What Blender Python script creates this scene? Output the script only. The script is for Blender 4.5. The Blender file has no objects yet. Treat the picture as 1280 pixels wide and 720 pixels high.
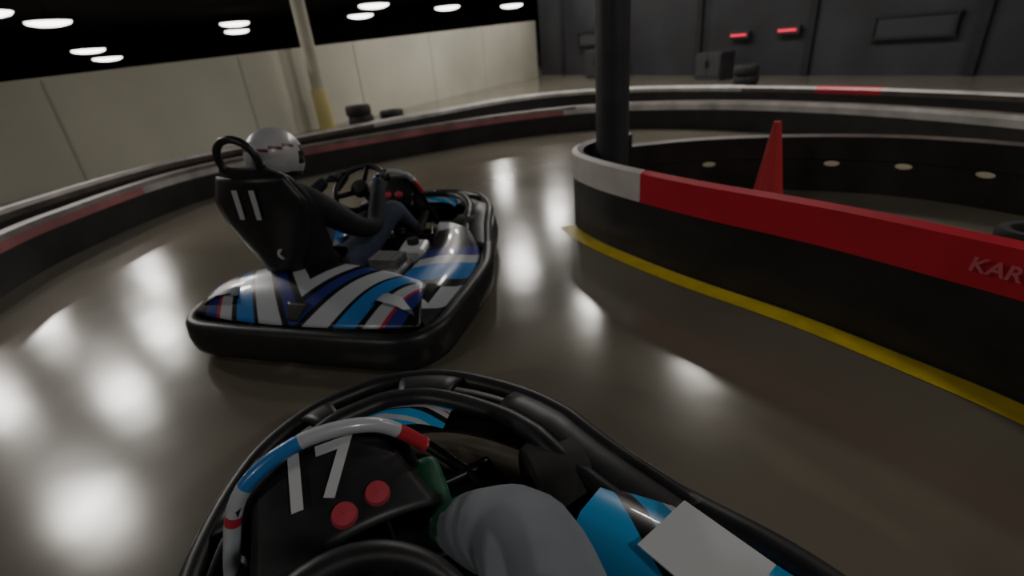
import bpy, bmesh, math
from mathutils import Vector, Matrix
C=bpy.context
col=C.scene.collection
# ---------------------------------------------------------------- materials
def mat(name,c,rough=.5,metal=0.,emit=0.,coat=0.,noise=0.,nscale=8.,spec=.5):
    m=bpy.data.materials.new(name);m.use_nodes=True
    nt=m.node_tree;b=nt.nodes['Principled BSDF']
    b.inputs['Base Color'].default_value=(*c,1);b.inputs['Roughness'].default_value=rough
    b.inputs['Metallic'].default_value=metal;b.inputs['Coat Weight'].default_value=coat
    b.inputs['Specular IOR Level'].default_value=spec
    if emit:
        b.inputs['Emission Color'].default_value=(*c,1);b.inputs['Emission Strength'].default_value=emit
    if noise:
        tc=nt.nodes.new('ShaderNodeTexCoord');n=nt.nodes.new('ShaderNodeTexNoise')
        n.inputs['Scale'].default_value=nscale;n.inputs['Detail'].default_value=5
        r=nt.nodes.new('ShaderNodeValToRGB')
        r.color_ramp.elements[0].position=.3;r.color_ramp.elements[1].position=.7
        r.color_ramp.elements[0].color=(*[x*(1-noise) for x in c],1)
        r.color_ramp.elements[1].color=(*[min(1,x*(1+noise)) for x in c],1)
        nt.links.new(tc.outputs['Object'],n.inputs['Vector']);nt.links.new(n.outputs['Fac'],r.inputs['Fac'])
        nt.links.new(r.outputs['Color'],b.inputs['Base Color'])
    return m
def stripes(name,cols,freq=1.,slant=1.,rough=.3):
    m=bpy.data.materials.new(name);m.use_nodes=True;nt=m.node_tree;b=nt.nodes['Principled BSDF']
    uv=nt.nodes.new('ShaderNodeUVMap');sp=nt.nodes.new('ShaderNodeSeparateXYZ')
    a=nt.nodes.new('ShaderNodeMath');a.operation='MULTIPLY';a.inputs[1].default_value=freq
    c=nt.nodes.new('ShaderNodeMath');c.operation='MULTIPLY_ADD';c.inputs[1].default_value=slant
    fr=nt.nodes.new('ShaderNodeMath');fr.operation='FRACT'
    r=nt.nodes.new('ShaderNodeValToRGB');r.color_ramp.interpolation='CONSTANT'
    el=r.color_ramp.elements
    while len(el)>1: el.remove(el[-1])
    el[0].position=0;el[0].color=(*cols[0][1],1)
    for p,cc in cols[1:]:
        e=el.new(p);e.color=(*cc,1)
    L=nt.links.new
    L(uv.outputs[0],sp.inputs[0]);L(sp.outputs[0],a.inputs[0]);L(sp.outputs[1],c.inputs[0]);L(a.outputs[0],c.inputs[2])
    L(c.outputs[0],fr.inputs[0]);L(fr.outputs[0],r.inputs[0]);L(r.outputs[0],b.inputs['Base Color'])
    b.inputs['Roughness'].default_value=rough;b.inputs['Coat Weight'].default_value=.3
    return m
WH=(.48,.51,.56);BL=(.03,.20,.55);NB=(.035,.045,.24);BK=(.012,.012,.014);RD=(.50,.03,.05);CY=(.04,.33,.68);GR=(.20,.21,.24)
M={}
M['black']=mat('black_plastic',(.017,.017,.019),.42,noise=.3,nscale=20)
M['rubber']=mat('tyre_rubber',(.014,.014,.014),.75,noise=.3,nscale=40)
M['barrier']=mat('barrier_black_plastic',(.020,.018,.018),.5,noise=.35,nscale=5)
M['red']=mat('barrier_red_vinyl',(.60,.018,.042),.42,noise=.1,nscale=4)
M['white']=mat('barrier_white_vinyl',(.62,.58,.56),.42,noise=.08,nscale=6)
M['pink']=mat('barrier_faded_red',(.36,.12,.13),.5,noise=.3,nscale=3)
M['brown']=mat('barrier_scuffed_brown',(.12,.09,.08),.5,noise=.4,nscale=6)
M['greywhite']=mat('barrier_scuffed_white',(.46,.44,.42),.5,noise=.3,nscale=4)
M['yellow']=mat('floor_line_yellow',(.64,.49,.03),.45,noise=.15,nscale=10)
M['metal']=mat('brushed_steel',(.45,.45,.45),.3,1.)
M['dmetal']=mat('dark_steel_tube',(.05,.05,.055),.35,.8)
M['engine']=mat('engine_alloy',(.35,.35,.36),.4,.7,noise=.4,nscale=30)
M['pwhite']=mat('panel_white',(.58,.60,.62),.3,coat=.3)
M['pred']=mat('panel_red',(.5,.06,.09),.4)
M['green']=mat('shoe_green',(.02,.11,.06),.5,noise=.3,nscale=30)
M['bodyst']=stripes('kart_bodywork_graphics',[(0,BK),(.22,WH),(.42,BK),(.50,BL),(.68,WH),(.78,NB),(.90,BK)],.95,.55)
S=1.7
def w_(x): return (x+.64)/S
M['deck']=stripes('kart_rear_graphics',[(0,BK),(w_(-.38),WH),(w_(-.20),BK),(w_(-.12),NB),(w_(.02),BK),(w_(.08),WH),(w_(.30),BK),(w_(.34),BL),(w_(.52),BK),(w_(.57),WH),(w_(.70),RD),(w_(.73),NB),(w_(.86),BK)],1,0)
M['podst']=stripes('kart_sidepod_graphics',[(0,CY),(.40,WH),(.50,BK),(.64,WH),(.70,CY),(.88,BK)],1.6,.9)
M['innst']=stripes('kart_nose_graphics',[(0,CY),(.3,WH),(.42,RD),(.46,WH),(.56,BK),(.68,CY),(.88,WH)],2.0,.8)
M['hoopst']=stripes('kart_hoop_graphics',[(0,WH),(.30,RD),(.33,WH),(.42,BL),(.60,WH),(.88,RD)],1.0,0.)
# ---------------------------------------------------------------- mesh helpers
def finish(ob,parent=None,smooth=True,bevel=0):
    col.objects.link(ob)
    if parent: ob.parent=parent
    if smooth and ob.type=='MESH':
        for p in ob.data.polygons:p.use_smooth=True
    if bevel:
        b=ob.modifiers.new('bevel','BEVEL');b.width=bevel;b.segments=2;b.limit_method='ANGLE'
        for p in ob.data.polygons:p.use_smooth=False
    return ob
def empty(name,loc=(0,0,0),rz=0):
    e=bpy.data.objects.new(name,None);e.location=loc;e.rotation_euler=(0,0,rz);e.empty_display_size=.2
    col.objects.link(e);return e
def catmull(p,n=6,closed=False):
    p=[Vector(q) for q in p];out=[];N=len(p)
    for i in range(N if closed else N-1):
        g=lambda k:(p[k%N] if closed else p[max(0,min(N-1,k))])
        a,b,c,d=g(i-1),g(i),g(i+1),g(i+2)
        for k in range(n):
            t=k/n
            out.append(.5*((2*b)+(c-a)*t+(2*a-5*b+4*c-d)*t*t+(3*b-a-3*c+d)*t**3))
    if not closed: out.append(p[-1])
    return out
def sweep(name,pts,prof,mats,matfn=None,closed=False,parent=None,n=6,open_prof=False,smooth=False):
    P=catmull([(*q,0) if len(q)==2 else q for q in pts],n,closed)
    N=len(P);verts=[];K=len(prof);s=[0]
    for i in range(1,N+1): s.append(s[-1]+(P[i%N]-P[i-1]).length)
    for i in range(N):
        a=P[(i-1)%N] if (closed or i>0) else P[i];b=P[(i+1)%N] if (closed or i<N-1) else P[i]
        t=(b-a);t.z=0;t.normalize();nrm=Vector((-t.y,t.x,0))
        for o,z in prof:
            v=P[i]+nrm*o;verts.append((v.x,v.y,P[i].z+z))
    faces=[];mi=[];uvs=[]
    KK=K-1 if open_prof else K
    for i in range(N if closed else N-1):
        for j in range(KK):
            a=i*K+j;b=i*K+(j+1)%K;c=((i+1)%N)*K+(j+1)%K;d=((i+1)%N)*K+j
            faces.append((a,b,c,d));mid=(P[i]+P[(i+1)%N])/2
            mi.append(matfn(mid,j,s[i]) if matfn else 0)
            uvs+= [(s[i],j/KK),(s[i],(j+1)/KK),(s[i+1],(j+1)/KK),(s[i+1],j/KK)]
    if not closed and not open_prof:
        faces.append(tuple(range(K)));mi.append(0);uvs+=[(0,0)]*K
        faces.append(tuple((N-1)*K+j for j in reversed(range(K))));mi.append(0);uvs+=[(0,0)]*K
    me=bpy.data.meshes.new(name);me.from_pydata(verts,[],faces)
    for m in mats: me.materials.append(m)
    for p,k in zip(me.polygons,mi): p.material_index=k
    uv=me.uv_layers.new(name='UVMap')
    for k,u in enumerate(uvs): uv.data[k].uv=u
    bm=bmesh.new();bm.from_mesh(me);bmesh.ops.recalc_face_normals(bm,faces=bm.faces);bm.to_mesh(me);bm.free()
    return finish(bpy.data.objects.new(name,me),parent,smooth)
def tube(name,pts,r,m,parent=None,closed=False,n=8,k=12):
    P=catmull(pts,n,closed)
    N=len(P);verts=[];faces=[];uvs=[];up=Vector((0,0,1));s=[0]
    for i in range(1,N+1): s.append(s[-1]+(P[i%N]-P[i-1]).length)
    tot=s[N] if closed else s[N-1]
    prev=None
    for i in range(N):
        a=P[(i-1)%N] if (closed or i>0) else P[i];b=P[(i+1)%N] if (closed or i<N-1) else P[i]
        t=(b-a).normalized()
        if prev is None:
            x=t.cross(up)
            if x.length<.1: x=t.cross(Vector((0,1,0)))
        else: x=prev-t*prev.dot(t)
        x.normalize();prev=x;y=t.cross(x)
        for j in range(k):
            an=2*math.pi*j/k;v=P[i]+(x*math.cos(an)+y*math.sin(an))*r;verts.append(v)
    for i in range(N if closed else N-1):
        for j in range(k):
            a=i*k+j;b=i*k+(j+1)%k;c=((i+1)%N)*k+(j+1)%k;d=((i+1)%N)*k+j
            faces.append((a,b,c,d));uvs+=[(s[i]/tot,0),(s[i]/tot,0),(s[i+1]/tot,0),(s[i+1]/tot,0)]
    if not closed:
        faces.append(tuple(range(k)));faces.append(tuple((N-1)*k+j for j in reversed(range(k))));uvs+=[(0,0)]*k+[(.99,0)]*k
    me=bpy.data.meshes.new(name);me.from_pydata(verts,[],faces);me.materials.append(m)
    uv=me.uv_layers.new(name='UVMap')
    for q,u in enumerate(uvs): uv.data[q].uv=u
    return finish(bpy.data.objects.new(name,me),parent,True)
def box(name,c,sz,m,parent=None,rot=(0,0,0),bevel=.01):
    bm=bmesh.new();bmesh.ops.create_cube(bm,size=1)
    bmesh.ops.scale(bm,vec=sz,verts=bm.verts)
    me=bpy.data.meshes.new(name);bm.to_mesh(me);bm.free();me.materials.append(m)
    ob=bpy.data.objects.new(name,me);ob.location=c;ob.rotation_euler=rot
    return finish(ob,parent,False,bevel)
def lathe(name,prof,m,parent=None,c=(0,0,0),rot=(0,0,0),k=32,mats=None,mf=None):
    verts=[];faces=[];K=len(prof)
    for i in range(k):
        a=2*math.pi*i/k
        for r,z in prof: verts.append((r*math.cos(a),r*math.sin(a),z))
    for i in range(k):
        for j in range(K-1): faces.append((i*K+j,((i+1)%k)*K+j,((i+1)%k)*K+j+1,i*K+j+1))
    me=bpy.data.meshes.new(name);me.from_pydata(verts,[],faces)
    for q in (mats or [m]): me.materials.append(q)
    if mf:
        for n_,p in enumerate(me.polygons): p.material_index=mf(n_%(K-1))
    bm=bmesh.new();bm.from_mesh(me);bmesh.ops.remove_doubles(bm,verts=bm.verts,dist=1e-5);bmesh.ops.recalc_face_normals(bm,faces=bm.faces);bm.to_mesh(me);bm.free()
    ob=bpy.data.objects.new(name,me);ob.location=c;ob.rotation_euler=rot
    finish(ob,parent,True);md=ob.modifiers.new('es','EDGE_SPLIT');md.split_angle=math.radians(40);return ob
def grid(name,nu,nv,fn,mats,parent=None,uvf=None,thick=.012):
    verts=[];faces=[];uvs=[];uf=uvf or (lambda u,v:(u,v))
    for j in range(nv+1):
        for i in range(nu+1): verts.append(fn(i/nu,j/nv))
    for j in range(nv):
        for i in range(nu):
            a=j*(nu+1)+i;faces.append((a,a+1,a+nu+2,a+nu+1))
            uvs+=[uf(i/nu,j/nv),uf((i+1)/nu,j/nv),uf((i+1)/nu,(j+1)/nv),uf(i/nu,(j+1)/nv)]
    me=bpy.data.meshes.new(name);me.from_pydata(verts,[],faces)
    for m in (mats if isinstance(mats,list) else [mats]): me.materials.append(m)
    uv=me.uv_layers.new(name='UVMap')
    for k,u in enumerate(uvs): uv.data[k].uv=u
    ob=finish(bpy.data.objects.new(name,me),parent,True)
    if thick:
        s=ob.modifiers.new('s','SOLIDIFY');s.thickness=thick;s.offset=0
    return ob
def text(name,body,size,m,parent,M4,ext=.002):
    cu=bpy.data.curves.new(name,'FONT');cu.body=body;cu.size=size;cu.extrude=ext;cu.offset=size*.022
    cu.align_x='CENTER';cu.align_y='CENTER';cu.shear=.12
    t=bpy.data.objects.new(name+'_tmp',cu);col.objects.link(t)
    me=bpy.data.meshes.new_from_object(t.evaluated_get(C.evaluated_depsgraph_get()))
    bpy.data.objects.remove(t);me.materials.clear();me.materials.append(m)
    ob=bpy.data.objects.new(name,me);finish(ob,parent,False);ob.matrix_local=M4;return ob
def skinmesh(name,verts,edges,mats,matfn,parent,sub=2,root=0):
    me=bpy.data.meshes.new(name+'_sk');me.from_pydata([v[0] for v in verts],[],edges)
    t=bpy.data.objects.new(name+'_sk',me);col.objects.link(t)
    sk=t.modifiers.new('skin','SKIN');sk.use_smooth_shade=True
    for i,v in enumerate(verts):
        r=v[1];t.data.skin_vertices[0].data[i].radius=(r if isinstance(r,tuple) else (r,r))
        t.data.skin_vertices[0].data[i].use_root=(i==root)
    s=t.modifiers.new('sub','SUBSURF');s.levels=sub;s.render_levels=sub
    dg=C.evaluated_depsgraph_get();nm=bpy.data.meshes.new_from_object(t.evaluated_get(dg))
    bpy.data.objects.remove(t);nm.materials.clear()
    for m in mats: nm.materials.append(m)
    for p in nm.polygons: p.material_index=matfn(p.center) if matfn else 0
    nm.name=name
    return finish(bpy.data.objects.new(name,nm),parent,True)
# ---------------------------------------------------------------- go kart
HALF=[(0.0,0.0),(.32,0.0),(.52,.02),(.61,.12),(.63,.32),(.63,.72),(.57,.98),(.50,1.22),(.44,1.48),(.30,1.72),(.14,1.83)]
OUT=HALF+[(0,1.85)]+[(-x,y) for x,y in reversed(HALF[1:])]
def outline_inset(d,n=6):
    P=catmull([(*q,0) for q in OUT],n,True);N=len(P);r=[]
    for i in range(N):
        t=(P[(i+1)%N]-P[i-1]).normalized();r.append((P[i].x-t.y*d,P[i].y+t.x*d))
    return r
def wheel(name,x,y,r,w,k,steer=0):
    prof=[(r*.45,-w/2),(r*.6,-w/2),(r*.9,-w/2),(r,-w*.36),(r,w*.36),(r*.9,w/2),(r*.6,w/2),(r*.45,w/2),(r*.42,w*.3),(0.01,w*.25)]
    lathe(name,prof,None,k,(x,y,r),(0,math.pi/2,steer),28,[M['rubber'],M['dmetal']],lambda j:1 if j>=6 else 0)
    lathe(name+'_hub',[(0.001,-w*.4),(r*.45,-w*.4),(r*.45,-w*.1),(r*.15,0)],M['metal'],k,(x,y,r),(0,math.pi/2,steer),20)
def make_kart(name,loc,rz,num,SC,own=False):
    k=empty(name,loc,rz);STX=SC[0]
    bk=M['black']
    sweep('bumper',OUT,[(-.03,.05),(.02,.04),(.035,.07),(.035,.17),(.02,.20),(-.02,.205),(-.035,.18),(-.042,.12),(-.035,.07)],[bk],closed=True,parent=k,n=8,smooth=True)
    def zz(y,h): return .17+h*max(0,min(1,(y-.95)/.4))
    O=outline_inset(0);I=outline_inset(.125)
    idx=[i for i,(x,y) in enumerate(O) if y>.98]
    rimo=[(*O[i],zz(O[i][1],.085)) for i in idx];rimi=[(*I[i],zz(O[i][1],.105)) for i in idx]
    tube('front_outer_rim',rimo,.026,bk,k,n=1);tube('front_rim',rimi,.028,bk,k,n=1)
    Lc=len(idx)
    def solid(i):
        f=i/(Lc-1)
        return not (.38<f<.55 or .60<f<.70 or .78<f<.88 or .20<f<.27)
    vs=[];fs=[]
    for i in range(Lc):
        a=Vector(rimo[i]);b=Vector(rimi[i])
        for q in range(5):
            v=a.lerp(b,q/4);v.z+=.018*math.sin(q/4*math.pi);vs.append(v)
    for i in range(Lc-1):
        if solid(i):
            for q in range(4): fs.append((i*5+q,i*5+q+1,(i+1)*5+q+1,(i+1)*5+q))
    me=bpy.data.meshes.new('front_shell');me.from_pydata(vs,[],fs);me.materials.append(bk)
    ob=finish(bpy.data.objects.new('front_shell',me),k);sd=ob.modifiers.new('s','SOLIDIFY');sd.thickness=.02;sd.offset=0
    I3=outline_inset(.145);left=[(x,y) for x,y in I3 if y>.98 and x<.24]
    sweep('nose_strip',left,[(0,.268),(.022,.272),(.068,.250)],[M['innst']],None,False,k,2,True,True)
    rp=[(.59,.10),(.60,.35),(.59,.70),(.54,.95),(.47,1.15)]
    podprof=[(0,.17),(.02,.215),(.09,.25),(.18,.262),(.23,.235),(.25,.12)] if own else [(0,.17),(.015,.205),(.07,.25),(.14,.285),(.22,.30),(.25,.27),(.255,.12)]
    pm=M['podst'] if own else M['bodyst']
    sweep('side_pod_right',rp,podprof,[pm],None,False,k,6,True,True)
    sweep('side_pod_left',[(-x,y) for x,y in reversed(rp)],podprof,[pm],None,False,k,6,True,True)
    def rear(u,v):
        x=(u-.5)*1.14;a=abs(u-.5)*2
        y=.02+.30*v+.05*a*a*(1-v)
        z=.205+.16*v*(1-.55*a*a)+.03*math.sin(v*math.pi)
        return (x*(1-.12*v),y,z)
    def duv(u,v):
        a=abs(u-.5)*2;return ((a-.50*v-.16*v*v*(1-a)+.10*a*math.sin(v*2.4)+.64)/S,0)
    grid('rear_deck',48,20,rear,[M['deck']],k,duv,.01)
    def badge(u,v):
        a=(u-.5)*2;p=rear(.5+.05*a*(.35+.65*v),.03+.22*v);return (p[0],p[1],p[2]+.012)
    grid('rear_badge',8,6,badge,[bk],k,None,.006)
    box('floor_pan',(0,1.0,.055),(.60,1.1,.012),M['dmetal'],k)
    for s in (-1,1):
        tube('frame_rail_%d'%(s+1),[(s*.30,.1,.09),(s*.31,.6,.07),(s*.30,1.1,.07),(s*.2,1.55,.08),(s*.1,1.78,.12)],.017,M['dmetal'],k)
        tube('pod_mount_%d'%(s+1),[(s*.30,.5,.08),(s*.45,.5,.1),(s*.6,.5,.12)],.014,M['dmetal'],k)
        tube('tie_rod_%d'%(s+1),[(STX,1.25,.16),(s*.2,1.27,.14),(s*.34,1.27,.13)],.009,M['metal'],k)
        tube('stub_axle_%d'%(s+1),[(s*.24,1.27,.11),(s*.33,1.27,.12),(s*.38,1.27,.125)],.018,M['metal'],k)
        wheel('front_wheel_%d'%(s+1),s*.36,1.25,.14,.14,k,math.radians(-14))
        wheel('rear_wheel_%d'%(s+1),s*.46,.30,.138,.17,k)
    tube('rear_axle',[(-.5,.30,.138),(0,.30,.138),(.5,.30,.138)],.02,M['metal'],k)
    tube('cross_tube',[(-.28,1.5,.08),(0,1.52,.08),(.28,1.5,.08)],.015,M['dmetal'],k)
    sx=-.17
    path=[(.80,.20,.17),(.66,.13,.18),(.50,.09,.19),(.36,.14,.20),(.28,.30,.205),(.24,.48,.215),(.215,.64,.21),(.195,.78,.16),(.19,.84,.11)]
    PP=catmull(path,4)
    def seat(u,v):
        t=v*(len(PP)-1);i=min(int(t),len(PP)-2);q=PP[i].lerp(PP[i+1],t-i);d=(PP[i+1]-PP[i]).normalized()
        nn=Vector((d.y,-d.x))
        if nn.x<0 and v>.5: nn=-nn
        if v<=.5 and nn.y<0: nn=-nn
        a=(u-.5)*2;lift=.11*abs(a)**2.5*math.sin(min(1,v*3+.15)*math.pi/2)*(1 if v<.8 else max(.2,1-(v-.8)*4))
        return (sx+a*q.z,q.x+nn.x*lift,q.y+nn.y*lift)
    grid('seat_shell',20,36,seat,bk,k,None,.022)
    hr=[(sx+.095*math.cos(a),.195-.015*math.sin(a),.87+.085*math.sin(a)) for a in [i*math.pi/8 for i in range(16)]]
    tube('headrest_hoop',hr,.016,bk,k,closed=True,n=3)
    def sb(u,v):
        a=(u-.5)*2;w=.10+.13*math.sin(min(1,v*1.3)*math.pi/2)-.06*max(0,v-.75)*4
        return (sx+a*w,.225-.045*v+.05*a*a,.36+.44*v)
    grid('seat_back_panel',12,16,sb,bk,k,None,.012)
    if not own:
        R=Matrix.Translation((sx-.02,.178,.68))@Matrix.Rotation(math.radians(-3),4,'Z')@Matrix.Rotation(math.radians(95),4,'X')
        text('seat_number',num,.18,M['pwhite'],k,R)
        text('seat_mark','x',.10,M['pwhite'],k,Matrix.Translation((sx+.03,.213,.46))@Matrix.Rotation(math.radians(95),4,'X'))
    box('engine_block',(.22,.50,.19),(.17,.22,.18),M['engine'],k,bevel=.02)
    for i in range(5): box('cooling_fin_%d'%i,(.22,.46+.025*i,.30),(.15,.008,.06),M['engine'],k,bevel=.002)
    box('air_box',(.27,.70,.27),(.13,.16,.09),M['pwhite'],k,(0,.1,.2),.02)
    lathe('fuel_cap',[(.001,.03),(.03,.03),(.032,0)],bk,k,(.27,.70,.315))
    tube('exhaust',[(.22,.40,.2),(.30,.28,.2),(.2,.14,.18),(0,.12,.17)],.028,M['dmetal'],k)
    C0=Vector(SC);ax=Vector((0,-.62,.78)).normalized();xx=Vector((1,0,0));yy=ax.cross(xx)
    ring=[C0+(xx*math.cos(a)+yy*math.sin(a))*.15 for a in [i*math.pi/12 for i in range(24)]]
    tube('steering_wheel_rim',ring,.0185 if own else .0155,bk,k,closed=True,n=2)
    for a in (math.radians(205),math.radians(-25),math.radians(90)):
        d=xx*math.cos(a)+yy*math.sin(a)
        tube('steering_spoke_%d'%int(math.degrees(a)),[C0-ax*.02+d*.02,C0-ax*.012+d*.08,C0+d*.15],.015,M['dmetal'],k)
    lathe('steering_hub',[(.001,.02),(.045,.018),(.05,0),(.045,-.03),(.001,-.03)],bk,k,C0,ax.to_track_quat('Z','Y').to_euler())
    tube('steering_column',[C0,C0-ax*.25,C0-ax*.5],.013,M['dmetal'],k)
    fx=-.14
    def fair(u,v):
        a=(u-.5)*2;w=.24-.07*v
        return (fx-.01+a*w,1.53-.13*v-.06*a*a*(1-v*.3),.18+.315*v-.05*a*a)
    grid('front_fairing',16,12,fair,bk,k,None,.014)
    tube('fairing_hoop',[(fx-.25,1.36,.20),(fx-.215,1.375,.34),(fx-.155,1.37,.475),(fx-.03,1.36,.535),(fx+.11,1.345,.51),(fx+.20,1.335,.41)],.016,M['hoopst'],k)
    pt=math.radians(28)
    def plate(u,v):
        a=(u-.5)*2;w=.15+.035*(1-v)-.02*abs(a)*v
        return (fx-.01+a*w,1.22+.17*v,.385+.095*v-.035*a*a)
    grid('number_plate',16,10,plate,bk,k,None,.012)
    if own:
        Rn=Matrix.Translation((fx-.035,1.33,.461))@Matrix.Rotation(math.radians(-6),4,'Z')@Matrix.Rotation(pt,4,'X')
        text('plate_number',num,.155,M['pwhite'],k,Rn)
    for i,xo in enumerate((-.005,.065)):
        lathe('kill_switch_%d'%i,[(.001,.016),(.022,.014),(.026,0)],M['pred'],k,(fx+xo,1.255+.012*i,.409),(pt,0,0))
    for i,s in enumerate((-1,1)):
        tube('pedal_arm_%d'%i,[(STX+s*.15,1.42,.08),(STX+s*.15,1.46,.16),(STX+s*.15,1.47,.22)],.009,M['metal'],k)
        box('pedal_pad_%d'%i,(STX+s*.15,1.465,.215),(.08,.012,.09),M['dmetal'],k,(-.25,0,0),.004)
    if own:
        box('pod_sticker',(.425,.86,.272),(.16,.20,.004),M['pwhite'],k,(0.0,.0,.10),.001)
    return k
# ---------------------------------------------------------------- driver
def hand(name,G,tan,d,n,wr,m,parent):
    G=Vector(G);d=Vector(d).normalized();n=(Vector(n)-d*Vector(n).dot(d)).normalized();l=Vector(tan).normalized()
    V=[(Vector(wr),.027),(G+n*.030-d*.055,(.034,.020)),(G+n*.033-d*.015,(.038,.017))];E=[(0,1),(1,2)]
    for i,(o,ln) in enumerate(((.030,.95),(.010,1.05),(-.011,1.0),(-.031,.82))):
        b=len(V)
        V+= [(G+n*.031+d*.012+l*o,.0105),(G+n*.018+d*(.036*ln)+l*o*1.05,.0098),(G-n*.012+d*(.036*ln)+l*o*1.05,.0090),(G-n*.027+d*.010*ln+l*o,.0082),(G-n*.026-d*.010+l*o,.0072)]
        E+=[(2,b),(b,b+1),(b+1,b+2),(b+2,b+3),(b+3,b+4)]
    b=len(V)
    V+=[(G+n*.020-d*.036+l*.036,.0125),(G+n*.002-d*.028+l*.050,.011),(G-n*.018-d*.010+l*.046,.0095),(G-n*.024+d*.008+l*.040,.008)]
    E+=[(1,b),(b,b+1),(b+1,b+2),(b+2,b+3)]
    return skinmesh(name,V,E,[m],None,parent,1,1)
def make_driver(name,loc,rz,x0,head,cj,ct,cs,cg,helm,SC,kneer=.07,legs=None,grip=72,hs=1.,lean=(0,0)):
    k=empty(name,loc,rz);lx,ly=lean
    C0=Vector(SC);ax=Vector((0,-.62,.78)).normalized();xx=Vector((1,0,0));yy=ax.cross(xx)
    grips={}
    for s in (-1,1):
        a=math.radians(90-s*grip);grips[s]=(C0+(xx*math.cos(a)+yy*math.sin(a))*.15,(-xx*math.sin(a)+yy*math.cos(a))*s)
    V=[((x0,.46,.21),(.165,.12)),((x0,.41,.34),(.15,.115)),((x0+lx*.5,.375+ly*.5,.50),(.165,.12)),((x0+lx,.365+ly,.62),(.15,.10)),((x0+lx,.375+ly,.71),.062),((head[0],head[1],head[2]-.06),.07)]
    E=[(0,1),(1,2),(2,3),(3,4),(4,5)]
    L=legs or {-1:((x0-.21,.95,.42),(x0-.10,1.27,.20)),1:((x0+.21,.95,.42),(x0+.16,1.27,.20))}
    elb={s:Vector((x0+s*.30,.60,.43)) for s in (-1,1)}
    wrs={s:grips[s][0]-Vector((-s*.02,.085,-.035)) for s in (-1,1)}
    for s in (-1,1):
        wr=wrs[s];b=len(V)
        V+=[((x0+lx+s*.14,.37+ly,.63),.082),((x0+lx+s*.205,.39+ly,.585),.072),((x0+lx*.6+s*.27,.52,.47),.056),(tuple(elb[s]),.050),(tuple(elb[s]*.4+wr*.6),.043),(tuple(wr),.032)]
        E+=[(3,b),(b,b+1),(b+1,b+2),(b+2,b+3),(b+3,b+4),(b+4,b+5)]
        kn,an=L[s];b=len(V);hip=Vector((x0+s*.10,.50,.20));kn=Vector(kn);an=Vector(an)
        V+=[(tuple(hip),.105),(tuple(hip.lerp(kn,.5)),kneer*1.22),(tuple(kn),kneer),(tuple(kn.lerp(an,.35)),kneer*.86),(tuple(kn.lerp(an,.75)),kneer*.66),(tuple(an),.046),(tuple(an+Vector((0,.03,-.045))),.042),(tuple(an+Vector((s*.012,.10,.01))),(.045,.034)),(tuple(an+Vector((s*.02,.165,.065))),(.040,.026))]
        E+=[(0,b)]+[(b+i,b+i+1) for i in range(8)]
    ankles=[Vector(L[s][1]) for s in (-1,1)]
    def mf(c):
        if c.y>min(a.y for a in ankles)-.035: return 2
        if c.z>.30 and c.y<.50: return 0
        for s in (-1,1):
            sh=Vector((x0+lx+s*.2,.39+ly,.58))
            for p,q,r in ((sh,elb[s],.085),(elb[s],wrs[s],.06)):
                tt=max(0,min(1,(c-p).dot(q-p)/(q-p).length_squared))
                kn=Vector(L[s][0]);hip=Vector((x0+s*.1,.5,.2));t2=max(0,min(1,(c-hip).dot(kn-hip)/(kn-hip).length_squared))
                if (c-p.lerp(q,tt)).length<r and (c-p.lerp(q,tt)).length<(c-hip.lerp(kn,t2)).length: return 0
        return 1
    skinmesh('body',V,E,[cj,ct,cs],mf,k,2,0)
    for s in (-1,1):
        G,t=grips[s]
        dd=Vector((-s*.25,.8,.1));hand('hand_%s'%('left' if s<0 else 'right'),G,Vector(t),dd,ax+Vector((s*.3,0,0)),wrs[s],cg,k)
    hx,hy,hz=head
    bm=bmesh.new();bmesh.ops.create_uvsphere(bm,u_segments=40,v_segments=28,radius=1)
    for v in bm.verts:
        x,y,z=v.co
        if z<0 and y>0: y*=1+.14*min(1,-z*1.6)
        if z<-.62: z=-.62-(abs(z)-.62)*.15
        v.co=(x*.125*hs*(1-.08*max(0,-z)),y*.150*hs,z*.142*hs)
    me=bpy.data.meshes.new('helmet_shell');bm.to_mesh(me);bm.free()
    for m in helm: me.materials.append(m)
    for p in me.polygons:
        c=p.center/hs;i=0
        if c.y>.055 and -.035<c.z<.055: i=1
        elif c.z<-.070: i=1
        elif .050<c.z-.25*c.y<.066 and c.y<.03: i=2
        p.material_index=i
    ob=finish(bpy.data.objects.new('helmet_shell',me),k);ob.location=(hx,hy,hz);ob.rotation_euler=(math.radians(-14),0,math.radians(-12))
    lathe('helmet_rim',[(.10*hs,-.01),(.108*hs,-.004),(.108*hs,.008),(.10*hs,.012)],helm[1],k,(hx,hy+.005,hz-.088*hs),(math.radians(-12),0,0))
    return k
# ================= other kart
hang=math.atan2(.293,.956)
KL=(-.95,1.84,0);KR=-hang;SC1=(-.12,.93,.55)
make_kart('go_kart',KL,KR,'11',SC1)
cj=mat('jacket_black',(.014,.015,.019),.8,noise=.4,nscale=14);cjean=mat('jeans_blue',(.035,.05,.09),.85,noise=.3,nscale=25)
csh=mat('shoe_dark',(.03,.03,.03),.6);cg=mat('glove_black',(.02,.02,.022),.7)
hw=mat('helmet_white',(.50,.50,.52),.35,coat=.3,noise=.15,nscale=12);hb=mat('helmet_visor_black',(.012,.012,.014),.15);hr_=mat('helmet_dark_stripe',(.16,.05,.06),.3)
make_driver('driver',KL,KR,-.17,(-.215,.46,.83),cj,cjean,csh,cg,[hw,hb,hr_],SC1,.072,hs=.90,lean=(-.03,.03))
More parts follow.
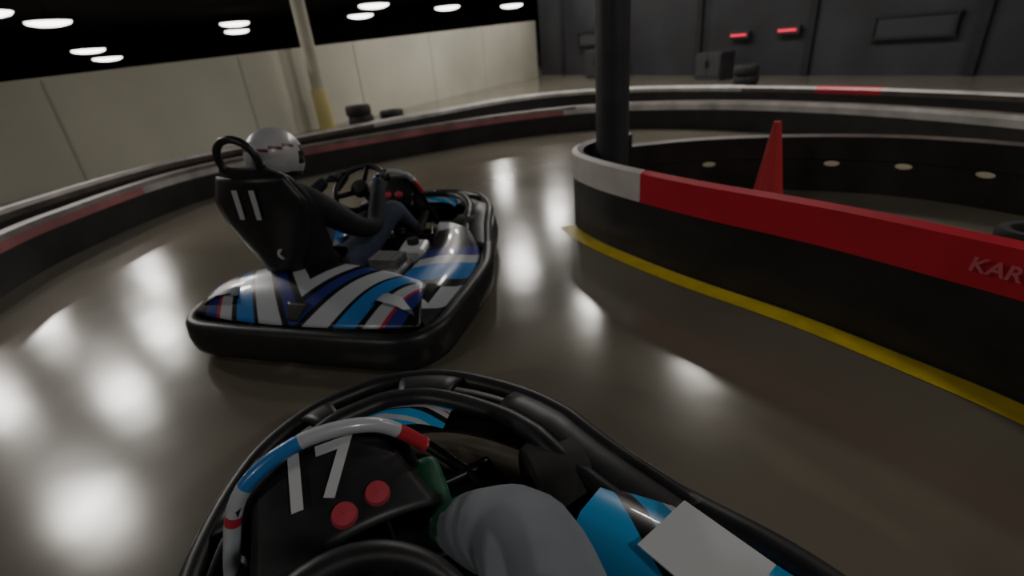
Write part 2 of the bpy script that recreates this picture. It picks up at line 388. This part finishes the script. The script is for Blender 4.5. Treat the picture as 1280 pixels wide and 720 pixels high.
# ================= own kart
KL2=(.387,-.331,0);KR2=math.radians(30);SC2=(-.20,.865,.525)
make_kart('go_kart.001',KL2,KR2,'17',SC2,True)
cgrey=mat('trousers_grey',(.21,.23,.26),.9,noise=.08,nscale=12);cj2=mat('hoodie_black',(.013,.013,.016),.85,noise=.3,nscale=14)
make_driver('driver.001',KL2,KR2,-.15,(-.16,.37,.86),cj2,cgrey,M['green'],cg,[hb,hb,hr_],SC2,.106,
   legs={-1:((-.40,.96,.36),(-.30,1.24,.2)),1:((.115,.99,.435),(.05,1.27,.22))},grip=106)
# ---------------------------------------------------------------- hall
def floor_mat():
    m=bpy.data.materials.new('polished_concrete');m.use_nodes=True;nt=m.node_tree;b=nt.nodes['Principled BSDF'];L=nt.links.new
    tc=nt.nodes.new('ShaderNodeTexCoord');n=nt.nodes.new('ShaderNodeTexNoise');n.inputs['Scale'].default_value=.7;n.inputs['Detail'].default_value=5;n.inputs['Roughness'].default_value=.55
    r=nt.nodes.new('ShaderNodeValToRGB');e=r.color_ramp.elements;e[0].position=.3;e[0].color=(.135,.120,.094,1);e[1].position=.72;e[1].color=(.20,.180,.140,1)
    L(tc.outputs['Object'],n.inputs['Vector']);L(n.outputs['Fac'],r.inputs['Fac']);L(r.outputs['Color'],b.inputs['Base Color'])
    n2=nt.nodes.new('ShaderNodeTexNoise');n2.inputs['Scale'].default_value=1.1;n2.inputs['Detail'].default_value=2
    mr=nt.nodes.new('ShaderNodeMapRange');mr.inputs[3].default_value=.12;mr.inputs[4].default_value=.21
    L(tc.outputs['Object'],n2.inputs['Vector']);L(n2.outputs['Fac'],mr.inputs[0]);L(mr.outputs[0],b.inputs['Roughness'])
    n3=nt.nodes.new('ShaderNodeTexNoise');n3.inputs['Scale'].default_value=4.;n3.inputs['Detail'].default_value=1
    bp=nt.nodes.new('ShaderNodeBump');bp.inputs['Strength'].default_value=.06;bp.inputs['Distance'].default_value=.02
    L(tc.outputs['Object'],n3.inputs['Vector']);L(n3.outputs['Fac'],bp.inputs['Height']);L(bp.outputs['Normal'],b.inputs['Normal'])
    b.inputs['Specular IOR Level'].default_value=.6
    return m
X0,X1,Y0,Y1,H=-45,40,-14,62,5.2
box('floor',((X0+X1)/2,(Y0+Y1)/2,-.05),(X1-X0,Y1-Y0,.1),floor_mat(),bevel=0)
mdark=mat('hall_black_paint',(.014,.014,.017),.8,noise=.3,nscale=1.)
mceil=mat('ceiling_black',(.010,.010,.012),.9)
box('ceiling',((X0+X1)/2,(Y0+Y1)/2,H+.05),(X1-X0,Y1-Y0,.1),mceil,bevel=0)
box('wall_left',(X0-.1,(Y0+Y1)/2,H/2),(.2,Y1-Y0,H),mdark,bevel=0)
box('wall_right',(X1+.1,(Y0+Y1)/2,H/2),(.2,Y1-Y0,H),mdark,bevel=0)
box('wall_back',((X0+X1)/2,Y1+.1,H/2),(X1-X0,.2,H),mdark,bevel=0)
box('wall_front',((X0+X1)/2,Y0-.1,H/2),(X1-X0,.2,H),mdark,bevel=0)
# pale low partition running diagonally behind the track, top edge rising towards the far end
wa=Vector((-12.0,-5.0,0));wb=Vector((1.75,20.2,0));wd=(wb-wa);wl=wd.length;wang=math.atan2(wd.y,wd.x)
def wh(l): return 1.30 if l<13 else 1.30+.55*(l-13)/(wl-13)
pw=empty('wall_partition',wa,wang)
vs=[];fs=[]
for l in (0,13,wl):
    vs+=[(l,0,0),(l,.2,0),(l,.2,wh(l)),(l,0,wh(l))]
for a in (0,4):
    for q in range(4): fs.append((a+q,a+(q+1)%4,a+4+(q+1)%4,a+4+q))
fs+= [(0,3,2,1),(8,9,10,11)]
me=bpy.data.meshes.new('panel_face');me.from_pydata(vs,[],fs)
bm=bmesh.new();bm.from_mesh(me);bmesh.ops.recalc_face_normals(bm,faces=bm.faces);bm.to_mesh(me);bm.free()
me.materials.append(mat('partition_cream',(.50,.485,.405),.75,noise=.14,nscale=.6))
finish(bpy.data.objects.new('panel_face',me),pw,False)
mj=mat('panel_joint',(.42,.405,.34),.8)
for i in range(10):
    l=wl-2.8*i-1.2;box('joint_%d'%i,(l,-.004,(wh(l)-.03)/2),(.03,.008,wh(l)-.03),mj,pw,bevel=0)
# dark divider wall on the right side of the hall, with leds and windows
da=Vector((1.9,20.4,0));db=Vector((14.5,-1.8,0));dl=(db-da).length;dang=math.atan2((db-da).y,(db-da).x)
dv=empty('wall_divider',da,dang)
box('divider_face',(dl/2,.1,H/2),(dl,.2,H),mat('divider_charcoal',(.024,.025,.030),.7,noise=.4,nscale=.8),dv,bevel=0)
for i in range(9): box('divider_post_%d'%i,(1.4+2.9*i,-.04,H/2),(.16,.08,H-.02),mdark,dv,bevel=0)
mled=mat('red_led',(.8,.03,.07),.5,emit=1.1)
for i,(l,z) in enumerate(((8.45,.90),(9.65,.93))):
    e=empty('led_sign' if i==0 else 'led_sign.001',da,dang)
    box('housing',(l,-.13,z),(.56,.08,.18),M['black'],e,bevel=.01);box('led_tube',(l,-.18,z),(.42,.03,.05),mled,e,bevel=.01)
mwin=mat('dim_window_glass',(.045,.047,.055),.25)
for i,(l,w,z) in enumerate(((2.9,1.1,1.1),(12.0,1.3,.85),(14.6,1.2,.8))):
    e=empty('window_%d'%(i+1),da,dang);box('pane',(l,-.06,z),(w,.03,.34),mwin,e,bevel=0)
    for q,(dx,dz,sx_,sz_) in enumerate(((0,.19,w+.1,.05),(0,-.19,w+.1,.05),(-w/2,0,.05,.34),(w/2,0,.05,.34))):
        box('frame_%d'%q,(l+dx,-.085,z+dz),(sx_,.05,sz_),M['dmetal'],e,bevel=0)
mcab=mat('cabinet_grey',(.034,.034,.038),.6,noise=.2)
def cabinet(i,x,y,rz,w,h):
    e=empty('storage_cabinet' if i==0 else 'storage_cabinet.%03d'%i,(x,y,0),rz)
    box('carcass',(0,0,h/2),(w,.5,h),mcab,e)
    for s in (-1,1):
        box('door_panel_%d'%(s+1),(s*w*.245,-.26,h/2+.02),(w*.46,.02,h-.14),mcab,e,bevel=.006);box('pull_%d'%(s+1),(s*w*.05,-.285,h*.6),(.02,.03,.16),M['dmetal'],e,bevel=.004)
cabinet(0,3.35,16.2,dang,1.0,.8);cabinet(1,5.3,12.7,dang,.7,.6)
def tyres(i,x,y,n):
    e=empty('tyre_stack' if i==0 else 'tyre_stack.%03d'%i,(x,y,0))
    for q in range(n): lathe('tyre_%d'%q,[(.09,.02),(.10,0),(.19,0),(.21,.03),(.21,.13),(.19,.16),(.10,.16),(.09,.14),(.09,.02)],M['rubber'],e,(.012*math.sin(q*2.1),.01*math.cos(q),.16*q),k=28)
tyres(0,-2.3,9.0,3);tyres(1,-1.85,9.4,2);tyres(2,4.6,9.6,3)
def column(name,x,y,r,base,basem,bodym):
    e=empty(name,(x,y,0))
    lathe('shaft',[(r,0),(r,H)],bodym,e,k=32)
    if base: lathe('guard',[(r+.02,0),(r+.025,.02),(r+.025,base-.03),(r+.01,base)],basem,e,k=32)
    lathe('base_plate',[(.001,.03),(r+.07,.03),(r+.08,0)],basem,e,k=24)
    return e
mcolb=mat('column_black_paint',(.04,.04,.046),.5,noise=.3,nscale=4)
column('support_pillar',.80,3.55,.112,0,mcolb,mcolb)
mcolc=mat('column_cream',(.36,.34,.27),.7,noise=.15,nscale=3);myel=mat('column_guard_yellow',(.42,.37,.15),.6)
column('support_pillar.001',-3.28,10.2,.12,.75,myel,mcolc)
# ceiling lamps
mlamp=mat('lamp_diffuser',(1,.95,.88),.5,emit=105)
mlampf=mat('lamp_diffuser_far',(1,.95,.88),.5,emit=8)
def lamp(i,x,y,z,r,m,sq=.2):
    e=empty('high_bay_light' if i==0 else 'high_bay_light.%03d'%i,(x,y,z))
    lathe('diffuser',[(.001,-r*sq),(r*.5,-r*sq*.85),(r*.85,-r*sq*.45),(r*.95,0)],m,e,k=28)
    lathe('housing',[(r*.95,0),(r,.03),(r*.9,.12),(.15,.25),(.001,.25)],M['black'],e,k=28)
    tube('hanger',[(0,0,.2),(0,0,(H-z)*.6),(0,0,H-z)],.02,M['dmetal'],e,n=1)
near=[(-8,8.4),(-11.3,14.8),(-12.7,12.2),(-6.6,5.5),(-10.7,8.5),(-8.8,11.0),(.35,13.2),(2,10.5),(1.9,17.0),(3.6,8.0),(.1,22.5),(-5.5,-4),(4,-3),(7.5,3.5)]
i=0
for x,y in near: lamp(i,x,y,4.5,.36,mlamp,.15);i+=1
for x,y,z in ((-21.6,28.8,4.1),(-20,23.5,4.1),(-17.5,40,4.1),(-21,48,4.1),(-7,36.4,4.1),(-9.6,44,4.1),(-2.9,44,4.1),(2.3,49,4.1),(-26.5,37.7,3.2),(-28.6,42.3,2.8)):
    lamp(i,x,y,z,1.0,mlampf,.22);i+=1
# ---------------------------------------------------------------- barriers
isl=[(1.95,-2.5),(1.93,-.8),(1.85,.3),(1.76,.85),(1.63,1.22),(1.487,1.51),(1.275,1.89),(.946,2.37),(.70,2.80),(.565,3.1),(.50,3.36),(.56,3.62),(.76,3.83),(1.0,3.93)]
isb=[(.93,3.935),(1.15,3.97),(1.6,3.95),(2.2,3.75),(2.8,3.35),(3.2,2.7),(3.42,1.8),(3.5,.5),(3.5,-2.5)]
def bprof(h): return [(0,0),(0,h-.165),(.006,h-.16),(.006,h),(-.03,h+.015),(-.07,h),(-.07,h-.16),(-.062,h-.165),(-.062,0)]
def ifn(mid,j,s):
    if j in (2,3): return 2 if mid.y>2.68 else 1
    return 0
tb=empty('track_barrier')
sweep('barrier_wall',isl,bprof(.50),[M['barrier'],M['red'],M['white']],ifn,False,tb,10)
sweep('barrier_wall_far',isb,bprof(.40),[M['barrier'],M['brown']],lambda m_,j,s:1 if j in (3,4) else 0,False,tb,10)
R=Matrix.Translation((1.548,1.361,.42))@Matrix.Rotation(math.atan2(1.22-1.51,1.63-1.487),4,'Z')@Matrix.Rotation(math.radians(90),4,'X')
text('band_lettering','KART',.07,mat('lettering_pale',(.62,.14,.17),.5),tb,R,.001)
mov=mat('glowing_oval',(.50,.45,.30),.4,emit=.08)  # pale barrier ovals, a faint glow put into their own material
P=catmull([(*q,0) for q in isb],10)
cnt=0;acc=0
for q in range(14,len(P)-1):
    acc+=(P[q]-P[q-1]).length
    if acc>.38 and P[q].y>1.0:
        acc=0;t=(P[q+1]-P[q-1]).normalized();n_=Vector((-t.y,t.x,0));pos=P[q]-n_*.068
        o=lathe('glowing_oval_%d'%cnt,[(.001,.008),(.03,.006),(.035,0)],mov,tb,(pos.x,pos.y,.21),(0,0,0));cnt+=1
        o.rotation_euler=(Vector((n_.x,n_.y,0))*-1).to_track_quat('Z','Y').to_euler();o.scale=(1.4,.55,1)
line=[(x,y) for x,y in isl[:11]]
sweep('floor_line',line,[(.012,.004),(.12,.004)],[M['yellow']],None,False,None,10,True)
o1=[(-1.9,-3),(-2.0,-1),(-2.3,.4),(-2.75,1.5),(-3.1,2.3),(-3.32,3.0),(-3.41,3.83),(-3.15,5.16),(-2.15,6.0),(-.25,6.96),(1.3,7.2),(2.5,6.6),(3.4,5.6),(4.0,4.4),(4.35,3.0),(4.55,1.5),(4.6,-3)]
tb1=empty('track_barrier.001')
sweep('barrier_wall',o1,[(0,0),(0,.24),(.008,.30),(.03,.335),(.11,.34),(.12,.31),(.12,0)],[M['barrier'],M['pink'],M['greywhite'],M['brown']],
      lambda mid,j,s:(2 if (j in (1,2) and mid.x>1.2) else 1 if (j==1 and int(s/1.3)%4!=2) else 2 if j==1 else 3 if j in (2,3) else 0),False,tb1,8)
o2=[(-2.5,-3),(-2.5,-1),(-2.75,.4),(-3.15,1.5),(-3.45,2.3),(-3.62,3.0),(-3.72,3.9),(-3.42,5.35),(-2.45,6.35),(-1.1,7.5),(.6,8.7),(2.2,8.3),(3.5,6.9),(4.4,5.2),(4.9,3.5),(5.2,1.5),(5.3,-3)]
tb2=empty('track_barrier.002')
sweep('barrier_wall',o2,[(0,0),(0,.34),(.0,.385),(.03,.41),(.12,.41),(.13,.385),(.13,0)],[M['barrier'],M['pink'],M['greywhite'],M['red'],M['brown']],
      lambda mid,j,s:(3 if (j in(1,2,3) and 3.85<mid.x<4.25 and mid.y>4) else 2 if (j in (2,) or (j in (1,3) and mid.y>7)) else 4 if j in (1,3) else 0),False,tb2,8)
# traffic cone
tc=empty('traffic_cone',(1.66,3.0,0))
mc=mat('cone_red_orange',(.60,.03,.04),.5,noise=.08,nscale=10)
lathe('cone_body',[(.115,.03),(.110,.05),(.026,.62),(.020,.65),(.012,.65),(.012,.56)],mc,tc,k=36)
box('cone_base',(0,0,.018),(.30,.30,.035),mc,tc,bevel=.015)
lathe('cone_collar',[(.117,.03),(.125,.045),(.108,.07)],mc,tc,k=36)
ty=empty('kart_tyre',(2.66,2.28,0))
lathe('tyre',[(.075,.02),(.085,0),(.125,0),(.14,.02),(.14,.11),(.125,.13),(.085,.13),(.075,.11),(.075,.02)],M['rubber'],ty,k=36)
# ---------------------------------------------------------------- world, camera
w=bpy.data.worlds.new('world');C.scene.world=w;w.use_nodes=True
w.node_tree.nodes['Background'].inputs[0].default_value=(.5,.55,.65,1);w.node_tree.nodes['Background'].inputs[1].default_value=.05
f=620.;p=math.atan(305/620.);r=math.radians(5.5);s,c=math.sin(r),math.cos(r)
R0=Vector((1,0,0));U0=Vector((0,math.sin(p),math.cos(p)));F=Vector((0,math.cos(p),-math.sin(p)))
X=R0*c-U0*s;Yv=R0*s+U0*c;Z=-F
cd=bpy.data.cameras.new('camera');cd.lens=f/1280*36;cd.sensor_width=36;cd.clip_start=.02;cd.clip_end=200
cd.dof.use_dof=True;cd.dof.focus_distance=1.15;cd.dof.aperture_fstop=2.0
co=bpy.data.objects.new('camera',cd);col.objects.link(co)
co.matrix_world=Matrix(((X.x,Yv.x,Z.x,0),(X.y,Yv.y,Z.y,0),(X.z,Yv.z,Z.z,1.2),(0,0,0,1)))
C.scene.camera=co
